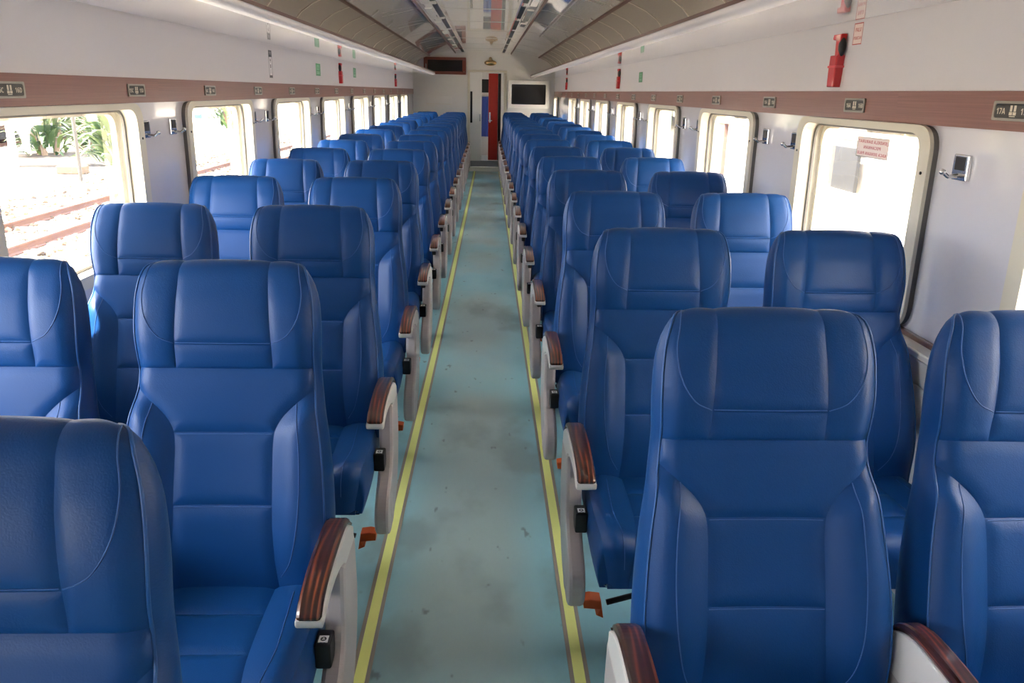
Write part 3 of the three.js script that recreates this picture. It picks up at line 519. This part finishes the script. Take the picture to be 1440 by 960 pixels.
sticker('green_sign', 'small green sign past the middle hammer, brown display side', 'sign', WL, -9.42, 1.72, 0.2, 0.1, green);
const arrow = canvasTex(64, 192, (c) => { c.fillStyle = '#3b3840'; c.fillRect(0, 0, 64, 192); c.fillStyle = '#e4e0e2'; c.fillRect(7, 46, 50, 128); c.fillStyle = '#3b3840'; c.beginPath(); c.moveTo(32, 54); c.lineTo(44, 72); c.lineTo(20, 72); c.fill(); c.fillRect(28, 70, 8, 16); c.fillRect(24, 98, 16, 26); c.fillStyle = '#8d888e'; c.fillRect(20, 134, 24, 4); c.fillRect(20, 144, 24, 4); c.fillRect(20, 154, 24, 4); c.fillStyle = '#9a959a'; c.fillRect(12, 12, 40, 5); c.fillRect(12, 22, 40, 5); });
sticker('arrow_sign', 'narrow upright black and white arrow sign on the upper wall panel', 'sign', WL, -5.79, 1.699, 0.085, 0.175, arrow);
// sticker on the pane, read from outside
{
  const t = canvasTex(256, 128, (c, w, h) => { c.translate(w, 0); c.scale(-1, 1); c.fillStyle = '#f3e4e0'; c.fillRect(0, 0, w, h); c.strokeStyle = '#77756f'; c.lineWidth = 4; c.strokeRect(2, 2, w - 4, h - 4); c.fillStyle = '#c05560'; c.textAlign = 'center'; c.font = 'bold 27px sans-serif'; c.fillText('JENDELA DARURAT', w / 2, 38, 236); c.fillText('PECAHKAN', w / 2, 74, 150); c.fillText('KACA DENGAN PALU', w / 2, 112, 236); });
  const m = mesh('window_sticker', new THREE.BoxGeometry(0.25, 0.072, 0.0012), printed(t)); m.position.set(WR + 0.043, 1.382, -2.97); m.rotation.y = -Math.PI / 2; tag(m, 'white sticker with mirrored red lettering on the window pane', 'sticker');
}
// small window table with socket box between the two nearest right rows
{
  const o = thing('window_table', 'small white wall table with brown edge and socket box below the window', 'table', [WR, 0.62, -2.2]);
  const y = 0.835 - 0.62;
  mesh('top', bb(-0.066, 0, y - 0.022, y, -0.3, 0.1, 0.006), M.white, o);
  mesh('brown_edge', bb(-0.02, 0.0, y, y + 0.016, -0.36, 0.12, 0.004), M.wood, o);
  const bx = mesh('socket_box', bb(-0.064, 0, y - 0.1, y - 0.02, -0.24, 0.085, 0.01), M.armWhite, o);
  mesh('socket_flap', bb(-0.05, -0.02, y - 0.085, y - 0.035, 0.082, 0.09, 0.003), M.grey, bx);
  mesh('lower_panel', bb(-0.062, 0, -0.02, y - 0.098, -0.26, 0.07, 0.006), M.white, o);
  const t = canvasTex(128, 128, (c) => { c.fillStyle = '#e4e1dc'; c.fillRect(0, 0, 128, 128); c.strokeStyle = c.fillStyle = '#3a3a40'; c.lineWidth = 4; c.strokeRect(14, 50, 18, 34); c.strokeRect(46, 52, 34, 24); c.fillRect(42, 78, 42, 5); c.strokeRect(94, 48, 22, 36); c.fillStyle = '#77777c'; for (let i = 0; i < 3; i++) c.fillRect(12, 14 + i * 9, 100, 4); });
  const p = mesh('printed_symbols', new THREE.BoxGeometry(0.054, 0.07, 0.001), printed(t), o); p.position.set(-0.033, 0.06, 0.071);
}

// ───────────────────────── outside ─────────────────────────
const GY = -0.72;
const groundTex = tex(512, 512, (u, v) => { const g = fbm(u * 64, v * 64, 3), h = fbm(u * 8, v * 8, 4); return mix3(mix3([150, 138, 120], [205, 196, 180], h), [52, 44, 36], 0.9 * sm(0.6, 0.68, g)); });
groundTex.repeat.set(30, 30);
{
  const g = new THREE.PlaneGeometry(180, 180); g.rotateX(-Math.PI / 2); g.translate(-40, GY, -40);
  struct('ground', g, std({ map: groundTex, roughness: 1 }), 'sunlit pale ballast and dry ground outside');
  const rust = std({ color: '#4a2d1e', roughness: 0.8 }), conc = std({ color: '#b5aca0', roughness: 0.9 });
  const railShape = (x) => [[x - 0.05, 0], [x + 0.05, 0], [x + 0.05, 0.012], [x + 0.012, 0.03], [x + 0.012, 0.09], [x + 0.035, 0.1], [x + 0.035, 0.125], [x - 0.035, 0.125], [x - 0.035, 0.1], [x - 0.012, 0.09], [x - 0.012, 0.03], [x - 0.05, 0.012]];
  for (const [x0, z0, z1, lab, gauge] of [[-7.0, 0, -70, 'rusty railway track on pale ballast closest to the coach', 1.14], [-18.3, -8, -60, 'rusty railway track under the parked red wagon', 1.14]]) {
    const o = thing('railway_track', lab, 'railway track', [x0, GY + 0.01, 0]);
    for (const s of [-1, 1]) mesh('rail', sweepZ(railShape(s * gauge / 2), z1, z0), rust, o);
    const sg = bb(-1, 1, -0.02, 0.015, -0.11, 0.11, 0.01); for (let z = z0 - 4; z > z1 + 15; z -= 0.62) { const m = mesh('sleeper', sg, conc, o); m.position.z = z; }
  }
  // ballast stones
  const sgeo = new THREE.IcosahedronGeometry(0.05, 0); const im = new THREE.InstancedMesh(sgeo, std({ color: '#b9ad9b', roughness: 1 }), 4000); const m4 = new THREE.Matrix4(), qq = new THREE.Quaternion(), e = new THREE.Euler();
  for (let i = 0; i < 4000; i++) { const x = -7 + (rnd() + rnd() - 1) * 3.2, z = -6 - rnd() * 36, s = 0.5 + rnd() * 0.9; e.set(rnd() * 6, rnd() * 6, rnd() * 6); qq.setFromEuler(e); m4.compose(new THREE.Vector3(x, GY + 0.015, z), qq, new THREE.Vector3(s, s * 0.7, s)); im.setMatrixAt(i, m4); im.setColorAt(i, new THREE.Color().setHSL(0.07, 0.2, 0.08 + 0.5 * rnd() * rnd())); }
  im.name = 'ballast_stones'; tag(im, 'loose ballast stones around the closest railway track', 'ballast', null, 'stuff'); im.castShadow = im.receiveShadow = true; scene.add(im);

  // plants
  const leafMats = ['#3f5a22', '#31491c', '#566a30'].map((c) => phys({ color: c, roughness: 0.8, side: THREE.DoubleSide, transmission: 0.3, thickness: 0 }));
  function shrub(x, z, hgt, spread, n, label, trunks = 3) {
    const o = thing('broadleaf_palm_shrub', label, 'shrub', [x, GY, z], 'palm shrubs by the track');
    const tr = []; for (let i = 0; i < trunks; i++) { const a = rnd() * 6.28; tr.push(cyl(0.09, 0.05, [0.2 * Math.cos(a), 0, 0.2 * Math.sin(a)], [0.5 * spread * Math.cos(a), hgt * 0.6, 0.5 * spread * Math.sin(a)], 7)); }
    mesh('stems', tr, std({ color: '#7d6a58', roughness: 0.9 }), o);
    const groups = [[], [], []];
    for (let i = 0; i < n; i++) {
      const a = rnd() * 6.28, rr = Math.sqrt(rnd()) * spread * 0.7, h0 = hgt * (0.05 + 0.75 * rnd()), L = 0.5 + 0.7 * rnd(), w = 0.05 + 0.04 * rnd(), bend = 0.3 + 0.8 * rnd(), rowsA = [];
      const bx = Math.cos(a) * rr, bz = Math.sin(a) * rr;
      for (let k = 0; k <= 4; k++) { const t = k / 4, d = L * t * (0.35 + 0.5 * t), y = h0 + L * t * (1 - bend * t), ww = w * Math.sin(Math.PI * (0.12 + 0.88 * t)) + 0.004; rowsA.push([[bx + Math.cos(a) * d - Math.sin(a) * ww, y, bz + Math.sin(a) * d + Math.cos(a) * ww], [bx + Math.cos(a) * d, y - ww * 0.35, bz + Math.sin(a) * d], [bx + Math.cos(a) * d + Math.sin(a) * ww, y, bz + Math.sin(a) * d - Math.cos(a) * ww]]); }
      groups[i % 3].push(grid(rowsA));
    }
    groups.forEach((g, i) => { const f = mesh('foliage', g, leafMats[i], o); f.userData.kind = 'stuff'; });
  }
  shrub(-13.6, -26.3, 2.6, 1.0, 260, 'tall leafy palm shrub beside the white post', 3);
  shrub(-14.1, -29.9, 3.2, 0.9, 220, 'bushy palm shrub behind the tall leafy one, before the wagon', 4);
  shrub(-10.4, -23.8, 1.7, 0.9, 200, 'low spreading palm shrub behind the thin grey post', 2);
  shrub(-12.6, -42.5, 4.6, 1.8, 420, 'tall green shrub seen behind the blue post with concrete foot', 4);
  shrub(-20.5, -46, 4.8, 1.6, 260, 'palm shrub standing beyond the parked red wagon', 3);
  { const mg = new THREE.SphereGeometry(1, 40, 12, 0, Math.PI * 2, 0, Math.PI / 2), p = mg.attributes.position; for (let i = 0; i < p.count; i++) { const k = 0.85 + 0.35 * fbm(p.getX(i) * 3 + 5, p.getZ(i) * 3 + 5, 3); p.setXYZ(i, p.getX(i) * 2.6 * k, p.getY(i) * 0.16 * k, p.getZ(i) * 3.4 * k); } mg.computeVertexNormals(); const mm = mesh('soil_mound', mg, std({ color: '#3d342b', roughness: 1 })); mm.position.set(-12.9, GY - 0.02, -26.6); tag(mm, 'low brown soil mound around the foot of the palm shrubs', null, null, 'structure'); }
  // posts
  const post = (name, label, x, z, h, r, mat, foot) => { const o = thing(name, label, 'post', [x, GY, z]); mesh('shaft', cyl(r, r * 0.9, [0, 0, 0], [0, h, 0], 10), mat, o); mesh('cap', cyl(r * 1.15, r * 1.15, [0, h, 0], [0, h + 0.03, 0], 10), mat, o); if (foot) mesh('foot', box(...foot, 0, foot[1] / 2, 0, 0.04), conc, o); };
  post('thin_post', 'thin grey post standing on the ballast before the shrubs', -9.8, -20.3, 3.2, 0.045, std({ color: '#3b3630', roughness: 0.8 }));
  post('blue_post', 'light blue steel post behind the palm shrubs', -20.6, -44, 5.5, 0.16, std({ color: '#2f6d92', roughness: 0.6 }));
  post('blue_post', 'light blue steel post on a grey concrete foot', -12.5, -37, 5.2, 0.17, std({ color: '#2f7398', roughness: 0.6 }), [1.5, 0.9, 1.2]);
  post('white_post', 'white post before the parked red wagon', -13.0, -23.3, 4, 0.1, std({ color: '#dcd8d0', roughness: 0.7 }));
  const bk = mesh('stone_block', box(0.7, 0.22, 0.4, 0, 0.11, 0, 0.04), std({ color: '#4d4034', roughness: 0.9 })); bk.position.set(-10.8, GY, -22); tag(bk, 'small brownish stone block beside the thin grey post', 'block');
  // wagon parked on the second track
  const wg = thing('railway_wagon', 'pale red railway wagon with dark underframe parked on the far track', 'wagon', [-18.3, GY + 0.14, -33]);
  mesh('body', bb(-1.3, 1.3, 0.75, 3.2, -9, 9, 0.06), std({ color: '#8a5348', roughness: 0.7 }), wg);
  mesh('roof', sweepZ([[-1.35, 3.2], [1.35, 3.2], [0.9, 3.5], [0, 3.62], [-0.9, 3.5]], -9.05, 9.05), std({ color: '#b9aea4', roughness: 0.8 }), wg);
  mesh('underframe', [bb(-1.0, 1.0, 0.5, 0.76, -8.6, 8.6), bb(-0.9, 0.9, 0.16, 0.52, -3, 3)], std({ color: '#151414', roughness: 0.9 }), wg);
  mesh('sill_beam', bb(1.28, 1.34, 0.68, 0.8, -9, 9, 0.01), M.white, wg);
  for (const z of [-7, -5.2, 5.2, 7]) for (const x of [-0.57, 0.57]) mesh('wheel', cyl(0.4, 0.4, [x - 0.05, 0.4, z], [x + 0.05, 0.4, z], 24), std({ color: '#2a2320', roughness: 0.7 }), wg);
  const wl = thing('yard_wall', 'pale grey yard wall beyond the tracks', 'wall', [-14, GY, -62]); mesh('panel', bb(-14, 12, 0, 3.6, -0.2, 0.2), std({ color: '#bdb8b2', roughness: 0.9 }), wl); mesh('coping', bb(-14.1, 12.1, 3.6, 3.75, -0.28, 0.28, 0.02), M.white, wl);

  // neighbouring pale building on the right
  const pb = thing('neighbouring_building', 'pale cream building wall close outside the television side windows', 'building', [3.0, GY, -12]);
  const cream = std({ color: '#e2dace', roughness: 0.8 });
  mesh('wall', bb(0, 0.3, 0, 3.3, -22, 16), cream, pb);
  mesh('ledge', bb(-0.06, 0, 1.95, 2.03, -22, 16, 0.01), std({ color: '#8f8678', roughness: 0.8 }), pb);
  for (let z = 14; z > -22; z -= 6.2) mesh('pilaster', bb(-0.05, 0, 0, 3.3, z - 0.2, z + 0.2, 0.008), std({ color: '#6e544a', roughness: 0.8 }), pb);
  mesh('red_panel', bb(-0.012, 0, 1.62, 1.74, 4.9, 5.22), std({ color: '#8a3a30', roughness: 0.8 }), pb);
  const nb2 = thing('notice_board', 'grey notice board on the pale building outside the window', 'board', [2.94, 0.84, -6.62]);
  mesh('panel', bb(-0.02, 0.01, 0, 0.34, -0.25, 0.25, 0.004), std({ color: '#262524', roughness: 0.7 }), nb2); mesh('bottom_rail', bb(-0.04, 0.01, -0.02, 0.0, -0.26, 0.26, 0.004), M.frame, nb2);
  const ac = thing('outdoor_fan_unit', 'white fan unit with round grille on the pale building', 'fan unit', [2.87, 1.1, -13.5]);
  mesh('casing', bb(-0.14, 0.06, -0.1, 0.4, -0.45, 0.45, 0.02), std({ color: '#7f8c7e', roughness: 0.7 }), ac); mesh('fan_grille', new THREE.TorusGeometry(0.15, 0.02, 8, 24).rotateY(Math.PI / 2).translate(-0.145, 0.16, 0.1), M.grey, ac); mesh('fan_hub', cyl(0.05, 0.05, [-0.15, 0.16, 0.1], [-0.13, 0.16, 0.1], 14), M.grey, ac);
}
renderer.render(scene, camera);
